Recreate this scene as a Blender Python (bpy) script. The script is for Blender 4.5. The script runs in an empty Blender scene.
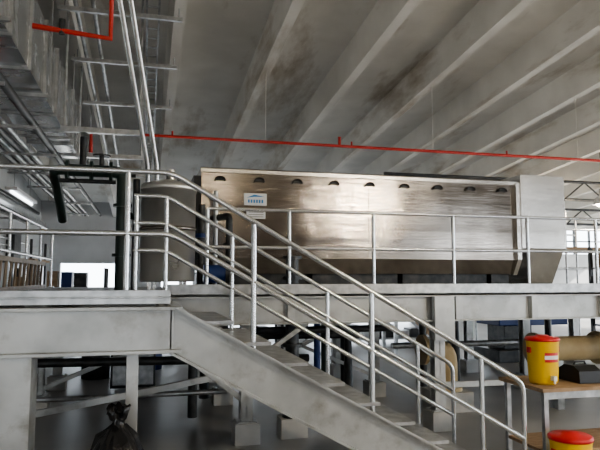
import bpy, math, random, bmesh
from mathutils import Vector, Matrix
random.seed(4)
S=bpy.context.scene
S.view_settings.look='AgX - Medium High Contrast'
# ---------------------------------------------------------------- materials
def mat(name,col,rough=.5,metal=0.0,col2=None,scale=4.0,detail=6,bump=0.0,stretch=None,emit=None,rvar=0.0,lo=.35,hi=.65,stain=None,wave=0):
    m=bpy.data.materials.new(name); m.use_nodes=True
    nt=m.node_tree; b=nt.nodes['Principled BSDF']
    b.inputs['Roughness'].default_value=rough; b.inputs['Metallic'].default_value=metal
    b.inputs['Base Color'].default_value=(*col,1)
    tc=nt.nodes.new('ShaderNodeTexCoord'); mp=nt.nodes.new('ShaderNodeMapping')
    nt.links.new(tc.outputs['Object'],mp.inputs['Vector'])
    if stretch: mp.inputs['Scale'].default_value=stretch
    n=nt.nodes.new('ShaderNodeTexNoise'); n.inputs['Scale'].default_value=scale; n.inputs['Detail'].default_value=detail
    nt.links.new(mp.outputs['Vector'],n.inputs['Vector'])
    if col2:
        r=nt.nodes.new('ShaderNodeValToRGB'); r.color_ramp.elements[0].position=lo; r.color_ramp.elements[1].position=hi
        r.color_ramp.elements[0].color=(*col,1); r.color_ramp.elements[1].color=(*col2,1)
        nt.links.new(n.outputs['Fac'],r.inputs['Fac']); out=r.outputs['Color']
        if stain:
            sc,ssc,sx,l,h=stain
            mp2=nt.nodes.new('ShaderNodeMapping'); mp2.inputs['Scale'].default_value=sx; nt.links.new(tc.outputs['Object'],mp2.inputs['Vector'])
            n2=nt.nodes.new('ShaderNodeTexNoise'); n2.inputs['Scale'].default_value=ssc; n2.inputs['Detail'].default_value=8; n2.inputs['Roughness'].default_value=.65
            nt.links.new(mp2.outputs['Vector'],n2.inputs['Vector'])
            mr=nt.nodes.new('ShaderNodeMapRange'); mr.inputs['From Min'].default_value=l; mr.inputs['From Max'].default_value=h
            nt.links.new(n2.outputs['Fac'],mr.inputs['Value'])
            mx=nt.nodes.new('ShaderNodeMix'); mx.data_type='RGBA'; nt.links.new(mr.outputs['Result'],mx.inputs[0])
            nt.links.new(out,mx.inputs[6]); mx.inputs[7].default_value=(*sc,1); out=mx.outputs[2]
        nt.links.new(out,b.inputs['Base Color'])
    if rvar:
        mr=nt.nodes.new('ShaderNodeMapRange'); mr.inputs['To Min'].default_value=rough-rvar; mr.inputs['To Max'].default_value=rough+rvar
        nt.links.new(n.outputs['Fac'],mr.inputs['Value']); nt.links.new(mr.outputs['Result'],b.inputs['Roughness'])
    if bump:
        bp=nt.nodes.new('ShaderNodeBump'); bp.inputs['Strength'].default_value=bump; bp.inputs['Distance'].default_value=.02
        nt.links.new(n.outputs['Fac'],bp.inputs['Height']); nt.links.new(bp.outputs['Normal'],b.inputs['Normal'])
    if wave:
        nw=nt.nodes.new('ShaderNodeTexNoise'); nw.inputs['Scale'].default_value=1.3; nw.inputs['Detail'].default_value=1
        nt.links.new(tc.outputs['Object'],nw.inputs['Vector'])
        mp3=nt.nodes.new('ShaderNodeMapping'); mp3.inputs['Scale'].default_value=(1.5,1.5,260); nt.links.new(tc.outputs['Object'],mp3.inputs['Vector'])
        nb=nt.nodes.new('ShaderNodeTexNoise'); nb.inputs['Scale'].default_value=1; nb.inputs['Detail'].default_value=2
        nt.links.new(mp3.outputs['Vector'],nb.inputs['Vector'])
        b1=nt.nodes.new('ShaderNodeBump'); b1.inputs['Strength'].default_value=wave; b1.inputs['Distance'].default_value=.05
        b2=nt.nodes.new('ShaderNodeBump'); b2.inputs['Strength'].default_value=.35; b2.inputs['Distance'].default_value=.002
        nt.links.new(nw.outputs['Fac'],b1.inputs['Height']); nt.links.new(nb.outputs['Fac'],b2.inputs['Height'])
        nt.links.new(b1.outputs['Normal'],b2.inputs['Normal']); nt.links.new(b2.outputs['Normal'],b.inputs['Normal'])
    if emit:
        b.inputs['Emission Color'].default_value=(*emit[:3],1); b.inputs['Emission Strength'].default_value=emit[3]
    return m
GALV=mat('galvanized',(.38,.39,.40),.36,.85,(.58,.59,.60),9,bump=.05)
RAIL=mat('rail_aluminium',(.66,.68,.70),.25,.9,(.80,.82,.84),6)
PAINT=mat('beam_paint',(.43,.44,.44),.38,.5,(.60,.61,.61),2.5,bump=.03,stain=((.30,.285,.26),3,(1,1,1),.53,.75))
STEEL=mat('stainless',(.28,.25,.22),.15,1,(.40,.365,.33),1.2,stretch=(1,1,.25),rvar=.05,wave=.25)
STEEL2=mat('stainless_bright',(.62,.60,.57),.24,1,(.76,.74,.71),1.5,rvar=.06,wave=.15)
TANKM=mat('stainless_tank_shell',(.66,.65,.63),.3,.8,(.80,.79,.77),1.5,rvar=.06,wave=.1)
DARKST=mat('dark_steel',(.035,.04,.045),.4,.5,(.08,.08,.08),6)
ROD=mat('hanger_rod',(.4,.4,.4),.5,.5)
BLACK=mat('black_plastic',(.012,.012,.014),.35)
DUCT=mat('duct_sheet',(.60,.61,.62),.26,.9,(.78,.79,.80),3,rvar=.08,wave=.12)
CONC=mat('ceiling_concrete',(.68,.67,.64),.9,0,(.84,.83,.80),.7,bump=.05,stain=((.30,.23,.15),.75,(1,.28,1),.53,.74))
PLINTH=mat('plinth_concrete',(.45,.45,.44),.9,0,(.57,.56,.54),3)
CONCF=mat('floor_concrete',(.27,.27,.27),.38,0,(.40,.40,.40),.6,rvar=.15)
WALLM=mat('wall_paint',(.50,.51,.52),.8,0,(.60,.61,.62),1.0)
WALLF=mat('wall_block',(.13,.115,.105),.85,0,(.18,.16,.15),1.0)
RED=mat('red_pipe',(.50,.03,.02),.4)
YEL=mat('cooler_yellow',(.90,.58,.02),.4)
REDL=mat('cooler_red',(.65,.03,.03),.4)
WHITE=mat('white_label',(.85,.86,.88),.5)
BLUE=mat('label_blue',(.05,.28,.6),.5)
BLUEM=mat('blue_machine_paint',(.015,.045,.18),.4)
TAN=mat('tan_pipe',(.42,.32,.18),.5,0,(.52,.42,.25),3)
WOOD=mat('wood',(.30,.20,.12),.7,0,(.42,.30,.19),8,stretch=(1,6,1))
LADM=mat('ladder_fibreglass',(.22,.17,.13),.5,.1,(.30,.25,.20),6)
GREEN=mat('valve_green',(.025,.045,.04),.4)
HILITE_LAMP=mat('added_lamp_glow',(1,.95,.85),.3,emit=(1,.88,.7,600))  # glow of the added lamp that reflects as the machine's highlight
FILL_LAMP=mat('added_lamp_glow_dim',(1,.95,.85),.3,emit=(1,.88,.7,40))  # weaker glow for the other added, unseen lamps
TUBE=mat('fluorescent_tube',(1,1,1),.3,emit=(.92,.97,1,5))
PRINT=mat('print_grey',(.3,.3,.3))
# ---------------------------------------------------------------- builder
class MB:
    def __init__(s,name): s.name=name; s.v=[]; s.f=[]; s.mi=[]; s.sm=[]; s.mats=[]
    def _m(s,m):
        if m not in s.mats: s.mats.append(m)
        return s.mats.index(m)
    def poly(s,verts,faces,m,smooth=False):
        o=len(s.v); i=s._m(m); s.v+= [tuple(p) for p in verts]
        for f in faces: s.f.append([o+k for k in f]); s.mi.append(i); s.sm.append(smooth)
    def box(s,a,b,m):
        x0,y0,z0=[min(a[i],b[i]) for i in range(3)]; x1,y1,z1=[max(a[i],b[i]) for i in range(3)]
        s.poly([(x0,y0,z0),(x1,y0,z0),(x1,y1,z0),(x0,y1,z0),(x0,y0,z1),(x1,y0,z1),(x1,y1,z1),(x0,y1,z1)],
          [(0,3,2,1),(4,5,6,7),(0,1,5,4),(1,2,6,5),(2,3,7,6),(3,0,4,7)],m)
    def prism(s,prof,axis,a,b,m):
        n=len(prof)
        def P(q,t):
            if axis=='x': return (t,q[0],q[1])
            if axis=='y': return (q[0],t,q[1])
            return (q[0],q[1],t)
        v=[P(q,a) for q in prof]+[P(q,b) for q in prof]
        f=[tuple(range(n)),tuple(range(2*n-1,n-1,-1))]+[(i,i+n,(i+1)%n+n,(i+1)%n) for i in range(n)]
        s.poly(v,f,m)
    def bar(s,p,q,w,h,m,up=(0,0,1)):
        p=Vector(p);q=Vector(q);d=(q-p).normalized();u=Vector(up)
        if abs(d.dot(u))>.98: u=Vector((0,1,0))
        sd=d.cross(u).normalized(); u=sd.cross(d)
        v=[]
        for c in (p,q):
            for a,b in ((-1,-1),(1,-1),(1,1),(-1,1)): v.append(c+sd*a*w/2+u*b*h/2)
        s.poly(v,[(0,1,2,3),(7,6,5,4),(0,4,5,1),(1,5,6,2),(2,6,7,3),(3,7,4,0)],m)
    def tube(s,path,r,m,n=12,cap=True):
        P=[Vector(p) for p in path]; rings=[]; ref=None
        rr=r if isinstance(r,(list,tuple)) else [r]*len(P)
        for i,p in enumerate(P):
            if i==0: d=P[1]-P[0]
            elif i==len(P)-1: d=P[-1]-P[-2]
            else: d=(P[i]-P[i-1]).normalized()+(P[i+1]-P[i]).normalized()
            d.normalize()
            if ref is None:
                ref=Vector((0,0,1)) if abs(d.z)<.9 else Vector((0,1,0))
            a=d.cross(ref).normalized(); ref2=a.cross(d).normalized(); ref=ref2
            rings.append([p+(a*math.cos(2*math.pi*j/n)+ref2*math.sin(2*math.pi*j/n))*rr[i] for j in range(n)])
        v=[q for R in rings for q in R]; f=[]
        for i in range(len(P)-1):
            for j in range(n): f.append((i*n+j,i*n+(j+1)%n,(i+1)*n+(j+1)%n,(i+1)*n+j))
        s.poly(v,f,m,True)
        if cap:
            s.poly(rings[0],[tuple(range(n))],m); s.poly(rings[-1],[tuple(range(n-1,-1,-1))],m)
    def rev(s,c,prof,m,n=32):
        v=[];f=[]
        for r,z in prof:
            for j in range(n): a=2*math.pi*j/n; v.append((c[0]+r*math.cos(a),c[1]+r*math.sin(a),c[2]+z))
        for i in range(len(prof)-1):
            for j in range(n): f.append((i*n+j,i*n+(j+1)%n,(i+1)*n+(j+1)%n,(i+1)*n+j))
        s.poly(v,f,m,True)
    def done(s,bevel=0):
        me=bpy.data.meshes.new(s.name); me.from_pydata(s.v,[],s.f); me.update()
        for m in s.mats: me.materials.append(m)
        for p,i,sm in zip(me.polygons,s.mi,s.sm): p.material_index=i; p.use_smooth=sm
        bm=bmesh.new(); bm.from_mesh(me); bmesh.ops.recalc_face_normals(bm,faces=bm.faces); bm.to_mesh(me); bm.free()
        o=bpy.data.objects.new(s.name,me); S.collection.objects.link(o)
        if bevel:
            b=o.modifiers.new('bevel','BEVEL'); b.width=bevel; b.segments=2; b.limit_method='ANGLE'
        return o
def arc(p,a,b,r,n=5):
    p=Vector(p);da=(Vector(a)-p).normalized();db=(Vector(b)-p).normalized()
    A=p+da*r;B=p+db*r
    return [ (A*(1-t)**2+p*2*t*(1-t)+B*t*t) for t in [i/n for i in range(n+1)]]
DECK=1.92
# ---------------------------------------------------------------- room
b=MB('floor'); b.box((-4.2,-12,-.2),(24,26.3,0),CONCF); b.done()
def zc(y): return 7.1-.095*y
b=MB('ceiling')
Y0,Y1=-12,26
def slopebox(x0,x1,x0b,x1b,dz0,dz1,m):
    v=[]
    for y in (Y0,Y1):
        z=zc(y); v+=[(x0b,y,z+dz0),(x1b,y,z+dz0),(x1,y,z+dz1),(x0,y,z+dz1)]
    b.poly(v,[(0,1,2,3),(7,6,5,4),(0,4,5,1),(1,5,6,2),(2,6,7,3),(3,7,4,0)],m)
slopebox(-4.3,24,-4.3,24,.6,.75,CONC)
STX=[.42+1.73*k for k in range(-2,14)]
for x in STX: slopebox(x-.15,x+.15,x-.09,x+.09,0,.62,CONC)
b.done()
b=MB('wall_left'); b.box((-4.4,-12,0),(-4.2,26,9),WALLM); b.done()
b=MB('wall_back')
ZT=5.3
ops=[(-3.4,-1.0,.0,2.7),(0.6,5.6,.0,2.2),(7.0,12.0,0,2.4),(13,18.5,3.3,4.6),(19.2,23.0,3.3,4.6)]
x=-4.2
for o in ops:
    b.box((x,26,0),(o[0],26.3,ZT),WALLM); b.box((o[0],26,o[3]),(o[1],26.3,ZT),WALLM)
    if o[2]>0: b.box((o[0],26,0),(o[1],26.3,o[2]),WALLM)
    x=o[1]
b.box((x,26,0),(24,26.3,ZT),WALLM); b.done()
b=MB('window_1')
for (x0,x1) in ((13,18.5),(19.2,23.0)):
    xx=x0
    while xx<x1: b.box((xx,26.05,3.3),(xx+.08,26.15,4.6),DARKST); xx+=.9
    b.box((x0,26.05,3.92),(x1,26.15,3.98),DARKST)
b.done()
b=MB('wall_right')
y=-12
for o in [(-10,-3,4.5),(-1,9,4.8),(11,17,4.8),(18.5,25,4.4)]:
    b.box((24,y,0),(24.3,o[0],8.6),WALLM); b.box((24,o[0],o[2]),(24.3,o[1],8.6),WALLM); y=o[1]
b.box((24,y,0),(24.3,26,8.6),WALLM); b.done()
b=MB('wall_front')
x=-4.2
for o in [(-3.2,.2,0,3.6),(10.6,11.9,4.2,7.6),(15,21,0,4.5)]:
    b.box((x,-12.3,0),(o[0],-12,9),WALLF); b.box((o[0],-12.3,o[3]),(o[1],-12,9),WALLF)
    if o[2]>0: b.box((o[0],-12.3,0),(o[1],-12,o[2]),WALLF)
    x=o[1]
b.box((x,-12.3,0),(24,-12,9),WALLF); b.done()
b=MB('ground_outside'); b.box((-80,-90,-.4),(130,130,-.21),mat('gravel',(.44,.42,.39),.9,0,(.54,.52,.49),3)); b.done()
# ---------------------------------------------------------------- platform
b=MB('steel_platform')
def channel_x(x0,x1,y,z0,z1,side,m=PAINT):
    b.box((x0,y,z0),(x1,y+.012,z1),m)
    b.box((x0,y,z1-.02),(x1,y+side*.09,z1),m); b.box((x0,y,z0),(x1,y+side*.09,z0+.02),m)
b.box((-1.85,5.3,DECK-.04),(.2,7.8,DECK),GALV)
b.box((-1.85,7.8,DECK-.04),(10.2,12.6,DECK),GALV)
b.box((-1.9,5.26,1.47),(.22,5.30,1.85),PAINT); b.box((-1.9,5.2,1.83),(.3,5.30,1.86),PAINT); b.box((-1.9,5.2,1.47),(.3,5.30,1.50),PAINT)
b.box((-1.9,5.25,1.88),(.2,5.28,2.0),GALV)
b.box((-1.9,5.235,1.93),(.2,5.25,1.945),GALV)
b.box((.2,5.26,1.5),(.23,6.8,1.84),PAINT)
channel_x(.2,10.2,7.75,1.5,1.86,-1); channel_x(-1.85,10.2,10.2,1.5,1.86,-1); channel_x(-1.85,10.2,12.5,1.5,1.86,-1)
b.box((.2,7.70,1.89),(10.2,7.73,2.02),GALV)
b.box((-1.9,5.3,1.5),(-1.85,12.6,1.86),PAINT)
for x in [-1.2,0.2,1.84,3.04,4.26,5.48,6.68,7.9,9.1]:
    b.box((x-.05,7.76,1.55),(x+.05,12.5,1.86),PAINT)
for x in [1.84,3.04,4.26,5.48,6.68,7.9,9.1]: b.box((x-.05,7.67,1.52),(x+.05,7.75,1.84),PAINT)
for (x,y) in [(-1.03,5.42),(-.1,5.42),(1.28,7.85),(4.0,7.85),(7.1,7.85),(9.9,7.85),(-1.6,10.3),(1.28,10.3),(4.0,10.3),(7.1,10.3),(-1.6,12.4),(1.28,12.4),(4.0,12.4),(7.1,12.4),(9.9,12.4)]:
    w=.15 if (x,y)==(-1.03,5.42) else (.05 if y<5.5 else .08)
    if w==.08:
        b.box((x-w,y-w,.28),(x+w,y-w+.015,1.5),PAINT); b.box((x-w,y+w-.015,.28),(x+w,y+w,1.5),PAINT); b.box((x-.01,y-w,.28),(x+.01,y+w,1.5),PAINT)
    else: b.box((x-w,y-w,.28),(x+w,y+w,1.5),PAINT)
    b.box((x-w-.05,y-w-.05,.26),(x+w+.05,y+w+.05,.28),GALV)
    b.box((x-w-.08,y-w-.08,0),(x+w+.08,y+w+.08,.26),PLINTH)
b.bar((-1.6,10.3,.35),(1.28,10.3,1.5),.07,.07,PAINT); b.bar((1.28,7.85,.5),(.0,7.85,1.5),.07,.07,PAINT)
b.bar((-1.0,5.5,.6),(-1.6,10.2,.9),.06,.06,GALV); b.bar((-1.5,7.85,.45),(1.28,7.85,.9),.06,.08,PAINT)
b.bar((1.28,10.3,.35),(4,10.3,1.5),.06,.06,PAINT); b.bar((1.28,10.3,1.5),(4,10.3,.35),.06,.06,PAINT)
b.bar((1.35,7.85,1.0),(2.1,7.85,1.5),.06,.06,PAINT); b.bar((3.95,7.85,1.0),(3.2,7.85,1.5),.06,.06,PAINT)
b.bar((4.0,7.85,.6),(7.1,7.85,.6),.06,.08,PAINT)
b.box((3.85,7.6,1.25),(4.15,7.7,1.85),PAINT)
b.done(.004)
# ---------------------------------------------------------------- railings
R=.024
def post(b,x,y,z0,z1): 
    b.tube([(x,y,z0),(x,y,z1)],R,RAIL); b.box((x-.06,y-.05,z0),(x+.06,y+.05,z0+.015),RAIL)
b=MB('platform_railing')
yr=7.8
for z in (3.0,2.50): b.tube([(.75,yr,z),(10.1,yr,z)],R,RAIL)
for x in [.75,1.84,3.04,4.26,5.48,6.68,7.9,9.1,10.1]: post(b,x,yr,DECK,3.0)
b.done()
b=MB('platform_railing')
for z in (3.0,2.46): b.tube([(-1.8,5.45,z),(-1.8,12.5,z)],R,RAIL)
for y in (5.45,7.6,8.8,10,11.2,12.5): post(b,-1.8,y,DECK,3.0)
b.done()
b=MB('stair_handrail')
SL=.56; XS=.15
def stair_rail(b,y,levels,x0,endx=3.64):
    for k,z in enumerate(levels):
        s=(x0,y,z); c=(XS+.05,y,z); e=(endx,y,z-SL*(endx-XS))
        pts=[s]+arc(c,s,e,.1)+[e]
        if k==0: pts=[s]+arc(c,s,e,.1)+arc(e,c,(endx,y,0),.1)+[(endx,y,.02)]
        b.tube(pts,R,RAIL)
    for x in (.93,2.05,3.18):
        zt=levels[0]-SL*(x-XS); post(b,x,y,zt-1.16,zt)
stair_rail(b,5.33,(3.02,2.48),-1.8)
post(b,-.17,5.33,DECK,3.02); post(b,-1.3,5.33,DECK,3.02)
b.done()
b=MB('stair_handrail')
stair_rail(b,6.75,(3.0,2.70,2.40),-.15)
post(b,-.12,6.75,DECK,3.0); post(b,.2,6.75,DECK,3.0)
b.done()
b=MB('metal_staircase')
xe=.3+(1.84)/SL
for y,o in ((5.27,-1),(6.78,1)):
    t=.42
    prof=[(.2,1.86),(.3,1.84),(xe,0.0),(xe-t/SL,0.0),(.2,1.46)]
    b.prism(prof,'y',y,y+.015,PAINT)
    b.bar((.25,y+o*.04,1.85),(xe,y+o*.04,0.02),.09,.02,PAINT)
    b.bar((.22,y+o*.04,1.47),(xe-t/SL,y+o*.04,0.02),.09,.02,PAINT)
ns=9
for i in range(1,ns+1):
    z=DECK-i*DECK/(ns+1); x=.25+(DECK-z)/SL
    b.box((x-.14,5.29,z-.03),(x+.15,6.77,z),GALV)
b.done()
# ---------------------------------------------------------------- big stainless machine
b=MB('rotary_drum_machine')
X0,X1=.80,6.30
ZB=2.42
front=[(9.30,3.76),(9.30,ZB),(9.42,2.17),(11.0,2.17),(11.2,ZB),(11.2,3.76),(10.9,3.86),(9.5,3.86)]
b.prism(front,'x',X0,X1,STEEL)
b.box((X0-.02,9.26,3.74),(X1+.02,9.32,3.80),STEEL2)
b.box((X0-.03,9.285,ZB-.01),(X1,9.32,ZB+.02),STEEL)
for x in (X0,3.55,X1): b.box((x-.008,9.292,ZB),(x+.008,9.31,3.74),STEEL)
for i in range(9):
    x=X0+.28+i*.62
    pts=[(x+.075*math.cos(a),9.255,3.62+.055*math.sin(a)) for a in [math.pi*k/8 for k in range(9)]]
    b.tube([(x+.075,9.3,3.62)]+pts+[(x-.075,9.3,3.62)],.013,BLACK,8)
    b.prism([(p[0],p[2]) for p in pts],'y',9.27,9.299,DARKST)
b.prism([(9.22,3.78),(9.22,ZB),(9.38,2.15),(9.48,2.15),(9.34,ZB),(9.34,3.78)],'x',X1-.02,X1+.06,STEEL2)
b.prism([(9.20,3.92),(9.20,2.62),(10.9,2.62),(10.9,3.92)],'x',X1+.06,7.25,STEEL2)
b.poly([(6.5,9.25,2.62),(7.25,9.25,2.62),(7.25,10.5,2.62),(6.5,10.5,2.62),(6.65,9.5,1.97),(7.15,9.5,1.97),(7.15,10.2,1.97),(6.65,10.2,1.97)],
  [(0,1,2,3),(4,7,6,5),(0,4,5,1),(1,5,6,2),(2,6,7,3),(3,7,4,0)],STEEL2)
b.box((6.6,9.45,DECK),(7.2,10.25,1.98),DARKST)
for x in (1.1,2.6,4.2,5.9):
    for y in (9.6,10.9): b.box((x-.05,y-.05,DECK),(x+.05,y+.05,2.2),STEEL2)
b.box((X0,9.55,DECK),(X1,10.95,2.19),DARKST)
b.box((X0-.12,9.4,2.3),(X0,11,3.7),DARKST); b.tube([(X0-.3,9.9,2.9),(X0,9.9,2.9)],.3,STEEL2,24)
b.done(.004)
b=MB('nameplate_sign')
b.box((1.46,9.272,3.24),(1.82,9.299,3.43),WHITE)
b.prism([(1.50,3.36),(1.62,3.41),(1.78,3.38),(1.62,3.375)],'y',9.266,9.272,BLUE)
for i in range(6): b.box((1.52+i*.043,9.266,3.28),(1.52+i*.043+.026,9.272,3.33),BLUE)
b.done()
b=MB('warning_placard'); b.box((1.50,9.27,3.03),(1.80,9.299,3.17),WHITE)
for i in range(3): b.box((1.53,9.266,3.055+i*.035),(1.77,9.27,3.065+i*.035),PRINT)
b.done()
# ---------------------------------------------------------------- tank
b=MB('stainless_tank')
c=(.28,8.55,0)
b.rev(c,[(.001,2.05),(.36,2.05),(.375,2.08),(.375,3.3),(.39,3.3),(.39,3.36),(.36,3.40),(.15,3.46),(.001,3.47)],TANKM,40)
b.rev(c,[(.378,2.75),(.390,2.76),(.390,2.79),(.378,2.80)],STEEL,40)
for a in range(4):
    an=a*math.pi/2+.6; b.box((c[0]+.3*math.cos(an)-.025,c[1]+.3*math.sin(an)-.025,DECK),(c[0]+.3*math.cos(an)+.025,c[1]+.3*math.sin(an)+.025,2.1),STEEL2)
b.tube([(.30,8.55,3.45),(.30,8.55,3.62)],.06,STEEL2); b.tube([(.42,8.35,3.4),(.42,8.35,3.5)],.04,DARKST)
b.done()
# ---------------------------------------------------------------- dark process piping
b=MB('valve_piping')
b.tube([(-.35,8.8,DECK),(-.35,8.8,3.45)]+arc((-.35,8.8,3.6),(-.35,8.8,3),(-1,8.8,3.6),.14)+[(-1.1,8.8,3.6)],.085,GREEN,16)
for x in (-.52,-.78,-1.1): b.tube([(x-.02,8.8,3.6),(x+.02,8.8,3.6)],.14,GREEN,16)
b.tube([(-.35,8.8,3.1),(-.35,8.8,3.14)],.13,GREEN,16);b.tube([(-.35,8.8,2.4),(-.35,8.8,2.44)],.13,GREEN,16)
b.tube([(-.65,8.8,3.6),(-.65,8.8,3.82)],.03,DARKST); b.tube([(-.65,8.8,3.81),(-.65,8.8,3.83)],.12,DARKST,16)
b.tube([(-1.1,8.8,3.6)]+arc((-1.28,8.8,3.6),(-1,8.8,3.6),(-1.28,9.2,3.4),.12)+[(-1.28,9.6,3.2),(-1.28,9.9,3.0)],.07,GREEN,16)
b.tube([(-.17,9.1,DECK),(-.17,9.1,3.55)],.05,DARKST,12)
b.tube([(-.35,8.8,3.0),(-.2,9.1,3.0),(-.17,9.1,3.0)],.05,GREEN,12)
b.tube([(-1.3,9.8,3.75),(-.2,9.8,3.75)],.06,DARKST,12); b.tube([(-1.0,9.8,3.75),(-1.0,9.8,4.3)],.05,DARKST,12)
b.tube([(-1.2,8.8,3.45),(-.45,8.8,3.45)],.03,DARKST,10)
b.done()
b=MB('feed_pump')
b.box((.72,8.35,DECK),(1.15,8.85,2.0),DARKST); b.tube([(.78,8.6,2.16),(1.08,8.6,2.16)],.13,BLUEM,18); b.tube([(1.08,8.6,2.16),(1.2,8.6,2.16)],.16,DARKST,18)
b.tube([(1.14,8.6,2.2),(1.14,8.6,2.9)]+arc((1.14,8.6,3.0),(1.14,8.6,2.8),(1.0,9.1,3.0),.1)+[(.95,9.2,3.0)],.05,DARKST,12)
b.tube([(1.14,8.6,2.55),(1.14,8.6,2.6)],.09,DARKST,12)
b.tube([(.78,9.05,DECK),(.78,9.05,3.2)],.06,DARKST,14); b.tube([(.78,9.05,2.7),(.78,9.05,2.76)],.11,BLUEM,14)
b.tube([(.98,8.95,DECK),(.98,8.95,3.4)],.035,GALV,12)
b.done()
b=MB('vertical_drain_pipe'); x,y,z0,z1,r=1.93,8.0,.25,1.5,.09
b.tube([(x,y,z0),(x,y,z1+.9)],r,DARKST,16)
for z in (z0+.02,1.2,2.1,2.38): b.tube([(x,y,z-.02),(x,y,z+.02)],r*1.5,DARKST,16)
b.box((x-.18,y-.15,0),(x+.18,y+.15,.25),PLINTH); b.done()
b=MB('underfloor_piping')
b.tube([(-1.6,9.4,1.25),(3.2,9.4,1.18),(3.2,9.4,.05)],.08,DARKST,14)
b.tube([(-1.6,8.9,.95),(2.4,8.9,.9)],.06,DARKST,14); b.tube([(-1.7,8.4,.55),(1.1,8.4,.55)],.035,GALV,12)
b.tube([(.7,9.2,1.5),(.7,9.2,.05)],.07,DARKST,14)
b.tube([(2.2,9.1,1.5),(2.2,9.1,.05)],.09,DARKST,14)
b.tube([(2.45,8.6,1.5),(2.45,8.6,.05)],.05,BLUEM,14)
b.tube([(2.7,9,1.5),(2.7,9,.05)],.07,GREEN,14)
b.tube([(1.6,9.6,1.5),(1.6,9.6,.05)],.06,DARKST,14)
b.tube([(-1.7,11.4,1.35),(9.5,11.4,1.35)],.1,DARKST,14)
b.tube([(-1.7,8.2,1.38),(3.4,8.2,1.38)],.05,DARKST,12)
b.tube([(-1.2,10.6,1.05),(1,10.6,1.05),(1,10.6,.05)],.09,DARKST,12)
for x in (3.6,5.2,5.9,8.0): b.tube([(x,10.8,1.5),(x,10.8,.03)],.07,DARKST,12)
b.tube([(4.6,10.9,.8),(8.6,10.9,.8)],.06,GALV,12)
b.done()
b=MB('control_cabinet')
b.box((-.6,11.6,.1),(.2,12.0,1.4),DARKST); b.box((-.56,11.585,.15),(-.22,11.6,1.35),GALV); b.box((-.18,11.585,.15),(.16,11.6,1.35),GALV); b.done(.01)
# ---------------------------------------------------------------- ductwork
b=MB('air_duct')
dx0,dx1,dz0,dz1=-2.15,-1.42,4.6,5.6
b.box((dx0,-1,dz0),(dx1,12.8,dz1),DUCT)
y=.2
while y<12.9:
    b.box((dx0-.035,y-.025,dz0-.035),(dx1+.035,y+.025,dz1+.035),GALV); y+=1.05
for y in (6,8.5,11):
    b.box((dx0-.12,y-.02,dz0-.08),(dx1+.12,y+.02,dz0-.04),GALV)
    for x in (dx0-.1,dx1+.1): b.tube([(x,y,dz0-.06),(x,y,zc(y)+.6)],.008,ROD,6)
b.box((-2.1,12.8,4.65),(-1.45,13.5,5.3),DUCT)
b.box((-4.19,9.0,4.95),(-2.15,9.6,5.4),DUCT)
b.done()
b=MB('ceiling_pipe_run')
for i,(x,z) in enumerate([(-1.62,4.3),(-2.0,4.28),(-2.15,4.28),(-2.3,4.30),(-2.5,4.32)]):
    b.tube([(x,1,z),(x,22,z)],.035 if i%2 else .055,GALV if i%2 else DARKST,10)
for y in (5,7,9,11,13,15,18,21): 
    b.box((-2.75,y-.02,4.2),(-1.55,y+.02,4.24),GALV)
    for x in (-2.72,): b.tube([(x,y,4.22),(x,y,zc(y)+.6)],.008,ROD,6)
b.done()
b=MB('cable_tray')
for x in (-3.1,-3.5): b.box((x-.02,2,3.7),(x+.02,20,3.8),GALV)
for k in range(60): b.box((-3.5,2+k*.3,3.72),(-3.1,2.03+k*.3,3.74),GALV)
for k in range(5): b.tube([(-3.45+k*.07,2,3.76),(-3.43+k*.07,20,3.76)],.02,DARKST,6)
for y in (5,9,13,17): b.box((-4.05,y,3.64),(-3.05,y+.04,3.69),GALV)
b.done()
b=MB('wall_conduits')
for z,r,m in ((3.3,.04,GALV),(3.1,.03,GALV),(2.6,.05,DARKST),(4.6,.06,DARKST)):
    b.tube([(-4.13,2,z),(-4.13,25,z)],r,m,8)
b.box((-4.19,17.5,2.4),(-4.0,18.3,3.4),GALV); b.box((-4.19,20,2.3),(-3.95,21,3.6),DARKST)
b.done()
b=MB('fluorescent_light_fixture')
for y in (13.5,):
    b.box((-2.9,y,3.93),(-2.66,y+2.4,4.0),WHITE); b.tube([(-2.78,y+.05,3.9),(-2.78,y+2.35,3.9)],.03,TUBE,10)
    for yy in (y+.3,y+2.1): b.tube([(-2.78,yy,4.0),(-2.78,yy,zc(yy)+.6)],.006,ROD,6)
b.done()
b=MB('strut_framework')
for y in (6.2,7.6,9.1,10.8,12.8):
    z=zc(y)-.15
    b.box((-1.35,y-.03,z-.06),(.45,y+.03,z),GALV)
    for x in (-1.25,.4): b.tube([(x,y,z),(x,y,zc(y)+.6)],.01,ROD,6)
for x in (-1.1,-.85): b.tube([(x,2,zc(2)-.1),(x,20,zc(20)-.1)],.035,GALV,10)
for x in (-.08,.10): b.bar((x,2,zc(2)-.08),(x,20,zc(20)-.08),.03,.1,GALV)
for k in range(50): yy=3+k*.33; b.box((-.08,yy,zc(yy)-.11),(.1,yy+.03,zc(yy)-.09),GALV)
for y in (9.5,11.5,13.5): 
    b.box((-1.3,y-.05,4.3),(-.1,y+.05,4.38),GALV)
    for x in (-1.25,-.15): b.tube([(x,y,4.3),(x,y,zc(y)+.6)],.02,GALV,6)
b.done()
b=MB('steel_riser_pipe')
for dx in (0,.13): b.tube([(-.58+dx,6.6,6.4),(-.02+dx,9.0,3.75),(.0+dx,9.0,3.2)],.035,RAIL,12)
b.done()
b=MB('sprinkler_pipe')
b.tube([(-1.0,11,4.3),(-1.0,11,4.67),(13,11,4.67)],.035,RED,12)
for x in (2.13,5.6,9.05,12.5): b.tube([(x,11,4.67),(x,11,zc(11)+.01)],.005,CONC,6)
for x in (.4,3.85,7.3): b.tube([(x,11,4.67),(x,11,4.77)],.018,RED,8)
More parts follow.
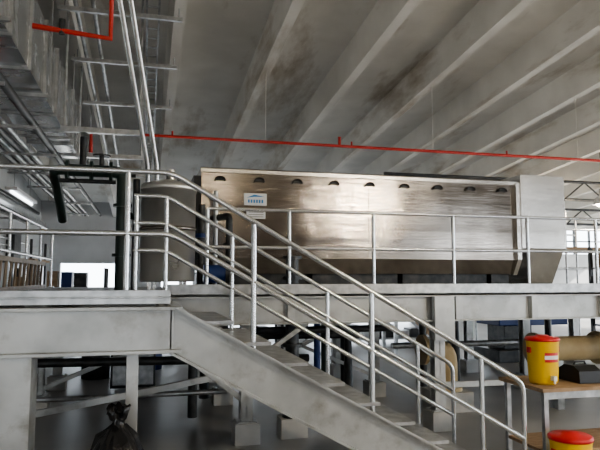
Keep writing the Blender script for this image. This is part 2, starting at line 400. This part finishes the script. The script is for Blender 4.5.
b.tube([(3.6,11,4.67),(3.6,11,4.85)],.03,RED,8)
b.done()
b=MB('sprinkler_pipe')
b.tube([(-1.18,6.4,4.66),(-.42,6.4,4.6),(-.42,6.4,5.6)],.03,RED,12)
b.tube([(-.9,6.4,4.6),(-.9,6.4,4.76)],.03,DARKST,8); b.done()
b=MB('sprinkler_pipe')
b.tube([(-3.9,14,.3),(-3.9,14,4.0),(-3.9,17,4.0)],.06,RED,12); b.tube([(-2.4,10.2,0),(-2.4,10.2,4.1)],.05,RED,12);b.done()
b=MB('extension_ladder')
for z in (1.96,2.34): b.box((-1.70,7.0,z-.03),(-1.67,11.0,z+.03),LADM)
for k in range(13): b.tube([(-1.685,7.15+k*.29,1.98),(-1.685,7.25+k*.29,2.34)],.018,LADM,8)
b.done()
# ---------------------------------------------------------------- far clutter
b=MB('scaffold_tower')
for x in (-3.4,-2.6):
    for y in (15,17): b.tube([(x,y,0),(x,y,3.0)],.03,DARKST,8)
for z in (.5,1.5,2.5):
    for y in (15,17): b.tube([(-3.4,y,z),(-2.6,y,z)],.025,DARKST,8)
    for x in (-3.4,-2.6): b.tube([(x,15,z),(x,17,z)],.025,DARKST,8)
b.tube([(-3.4,15,.5),(-3.4,17,2.5)],.02,DARKST,8); b.box((-3.5,14.9,2.5),(-2.5,17.1,2.55),WOOD)
b.done()
b=MB('process_skid')
b.box((8.6,13.5,.9),(10.6,14.6,1.7),BLUEM); b.box((8.8,13.6,.3),(9.6,14.4,.9),DARKST); b.box((8.5,13.4,0),(10.7,14.8,.3),DARKST)
b.tube([(8.6,13.9,1.3),(7.6,13.9,1.3),(7.6,13.9,.05)],.1,DARKST,14); b.done(.02)
b=MB('conveyor_frame')
for x in (3.2,4.6,6.0,7.4):
    for y in (14,14.8): b.box((x,y,0),(x+.08,y+.08,1.5),GALV)
b.box((3.1,13.98,1.4),(7.6,14.06,1.55),BLUEM); b.box((3.1,14.8,1.4),(7.6,14.88,1.55),BLUEM); b.box((3.1,14.05,1.42),(7.6,14.8,1.46),DARKST)
b.bar((3.2,14,.2),(4.6,14,1.4),.05,.05,GALV); b.bar((6,14,1.4),(7.4,14,.2),.05,.05,GALV); b.done()
def pallet_rack(x,y,w,h,n,cols):
    b=MB('storage_rack')
    for xx in (x,x+w):
        for yy in (y,y+.8): b.box((xx-.04,yy-.04,0),(xx+.04,yy+.04,h),DARKST)
    for k in range(n):
        z=.15+k*h/n; b.box((x,y,z),(x+w,y+.8,z+.05),GALV)
        xx=x+.1
        while xx<x+w-.5:
            ww=random.uniform(.25,.5); hh=random.uniform(.2,h/n-.15)
            b.box((xx,y+.1,z+.05),(xx+ww,y+.65,z+.05+hh),random.choice(cols)); xx+=ww+random.uniform(.03,.2)
    b.done()
pallet_rack(-3.8,19,2.6,2.4,3,[WOOD,DARKST,BLUEM,GALV])
pallet_rack(.4,17,3.4,1.7,2,[WOOD,DARKST,TAN,DARKST,GALV])
pallet_rack(11.2,12.5,2.6,2.9,4,[WOOD,DARKST,DARKST,PLINTH,GALV])
pallet_rack(6.0,18,3.4,1.9,3,[WOOD,DARKST,TAN,DARKST,GALV])
b=MB('steel_drum')
for (x,y) in ((-1.0,13.6),(-.35,13.9),(.1,14.6)):
    b.rev((x,y,0),[(.001,0),(.29,0),(.29,.28),(.30,.3),(.29,.32),(.29,.58),(.30,.6),(.29,.62),(.29,.88),(.001,.86)],DARKST if x<-.5 else BLUEM,24)
b.done()
b=MB('tan_transfer_pipe')
b.tube([(4.4,9.0,.95)]+arc((4.75,9.0,.95),(4.4,9,.95),(4.75,9.0,0),.2)+[(4.75,9,.3)],.17,TAN,20)
b.tube([(4.3,9,.95),(4.36,9,.95)],.24,TAN,20); b.tube([(4.75,9,.3),(4.75,9,.36)],.24,TAN,20); b.box((4.45,8.7,0),(5.05,9.3,.3),PLINTH)
b.done()
b=MB('tan_transfer_pipe')
b.tube([(6.1,8.6,.95),(8.6,8.6,.95)],.2,TAN,20)
for x in (6.1,7.3,8.6): b.tube([(x-.03,8.6,.95),(x+.03,8.6,.95)],.27,TAN,20)
for x in (6.5,8.1): b.box((x-.06,8.5,0),(x+.06,8.7,.77),GALV)
b.done()
b=MB('scaffold_frame')
for x in (10.6,12.6,14.6):
    for y in (16,18): b.tube([(x,y,0),(x,y,4.2)],.035,GALV,8)
for z in (1.2,2.4,3.6):
    for y in (16,18): b.tube([(10.6,y,z),(14.6,y,z)],.03,GALV,8)
b.box((10.5,15.9,3.0),(14.7,18.1,3.06),WOOD); b.bar((10.6,16,1.2),(12.6,16,3.6),.04,.04,DARKST)
b.done()
for y,z0 in ((17,4.7),(21,4.3)):
    b=MB('roof_truss')
    b.tube([(7,y,z0),(23.9,y,z0)],.05,DARKST,8); b.tube([(7,y,z0+.6),(23.9,y,z0+.6)],.05,DARKST,8)
    k=7
    while k<22.4:
        b.tube([(k,y,z0),(k+.8,y,z0+.6),(k+1.6,y,z0)],.03,DARKST,6); k+=1.6
    b.done()
# ---------------------------------------------------------------- foreground items
def cooler(x,y,z,s=1.0):
    b=MB('water_cooler')
    c=(x,y,z)
    b.rev(c,[(.001,0),(.13*s,0),(.145*s,.02),(.15*s,.06),(.168*s,.43*s),(.172*s,.44*s),(.172*s,.455*s)],YEL,28)
    b.rev(c,[(.15*s,.45*s),(.180*s,.455*s),(.180*s,.48*s),(.165*s,.492*s),(.08*s,.50*s),(.06*s,.515*s),(.001,.517*s)],REDL,28)
    for i in range(7):
        a0=-math.pi/2-.5+i*1/7; a1=a0+1/7; q=.1655*s
        for (z0,z1,m,k) in ((.24,.34,REDL,0),(.27,.31,WHITE,.003)):
            b.poly([(x+(q+k)*math.cos(a0),y+(q+k)*math.sin(a0),z+z0*s),(x+(q+k)*math.cos(a1),y+(q+k)*math.sin(a1),z+z0*s),(x+(q+k)*math.cos(a1),y+(q+k)*math.sin(a1),z+z1*s),(x+(q+k)*math.cos(a0),y+(q+k)*math.sin(a0),z+z1*s)],[(0,1,2,3)],m)
    b.box((x-.02,y-.20*s,z+.05),(x+.02,y-.14*s,z+.10),WHITE); b.tube([(x,y-.185*s,z+.02),(x,y-.185*s,z+.10)],.012,WHITE,8)
    hz=z+.36*s
    for sx in (-1,1): b.box((x+sx*.155*s-.02,y-.03,hz-.03),(x+sx*.155*s+.02+sx*.015,y+.03,hz+.03),REDL)
    b.done()
cooler(4.18,5.75,.97); cooler(4.06,5.2,0,1.16)
b=MB('work_table')
b.box((3.95,5.45,.93),(5.4,6.25,.968),WOOD)
for x in (4.02,5.33):
    for y in (5.52,6.18): b.box((x-.025,y-.025,0),(x+.025,y+.025,.93),GALV)
b.box((4.0,5.5,.3),(5.35,6.2,.33),WOOD); b.box((4.0,5.5,.85),(5.35,5.53,.93),GALV)
b.done()
b=MB('tool_bag')
b.prism([(5.6,.97),(5.95,.97),(5.94,1.10),(5.85,1.15),(5.70,1.15),(5.61,1.10)],'x',4.52,4.80,BLACK)
b.tube([(4.58,5.77,1.14),(4.6,5.77,1.18),(4.72,5.77,1.18),(4.74,5.77,1.14)],.012,BLACK,8)
b.done(.02)
TB=mat('bag_plastic',(.010,.010,.012),.2,bump=.3,col2=(.014,.014,.016),scale=9)
b=MB('trash_bag')
prof=[(.001,0),(.16,.0),(.20,.08),(.23,.3),(.225,.55),(.20,.75),(.14,.90),(.06,.97),(.035,1.0),(.06,1.06),(.085,1.10),(.06,1.11),(.02,1.05)]
n=64; v=[];f=[]
for i,(r,z) in enumerate(prof):
    for j in range(n):
        a=2*math.pi*j/n; k=1+.10*math.sin(5*a+z*7)+.06*math.sin(11*a-z*14)+.04*math.sin(17*a+i)
        v.append((-.19+r*k*math.cos(a),4.9+r*k*math.sin(a),z+((.035 if i>8 else .02)*math.sin(3*a+i*2) if 0<i<12 else 0)))
for i in range(len(prof)-1):
    for j in range(n): f.append((i*n+j,i*n+(j+1)%n,(i+1)*n+(j+1)%n,(i+1)*n+j))
b.poly(v,f,TB,True); b.done()
# unseen pendant lamps added for light; the first makes the machine's highlight
for k,(x,y) in enumerate([(7.0,-.5),(14,6),(14,16),(2,-6)]):
    b=MB('added_bay_lamp'); zt=zc(y)-.9 if k else 5.05
    b.rev((x,y,zt),[(.27,-.25),(.2,-.05),(.08,.05),(.07,.25),(.001,.26)],GALV,24)
    b.rev((x,y,zt),[(.001,-.34),(.12,-.30),(.20,-.2),(.205,-.19)],HILITE_LAMP if k==0 else FILL_LAMP,24)
    b.tube([(x,y,zt+.25),(x,y,zc(y)+.6)],.01,DARKST,6); b.done()
    L=bpy.data.lights.new('added_bay_light','POINT'); L.energy=400 if k==0 else 200; L.color=(1,.85,.62); L.shadow_soft_size=.12
    lo=bpy.data.objects.new('added_bay_light',L); lo.location=(x,y,zt-.5); S.collection.objects.link(lo)
# ---------------------------------------------------------------- sun + world
L=bpy.data.lights.new('sun','SUN'); L.energy=15; L.color=(1,.94,.84); L.angle=.01
lo=bpy.data.objects.new('sun',L); lo.rotation_euler=Vector((.8,-.35,.55)).to_track_quat('Z','Y').to_euler(); S.collection.objects.link(lo)
w=bpy.data.worlds.new('World'); S.world=w; w.use_nodes=True
bg=w.node_tree.nodes['Background']; bg.inputs[0].default_value=(.84,.92,1,1); bg.inputs[1].default_value=6.5
# ---------------------------------------------------------------- camera
cam=bpy.data.cameras.new('camera'); co=bpy.data.objects.new('camera',cam); S.collection.objects.link(co)
cam.lens=36; cam.sensor_width=36; cam.clip_end=300
co.location=(0,0,2.1)
co.rotation_euler=(math.radians(95.05),0,math.radians(-14.3))
S.camera=co
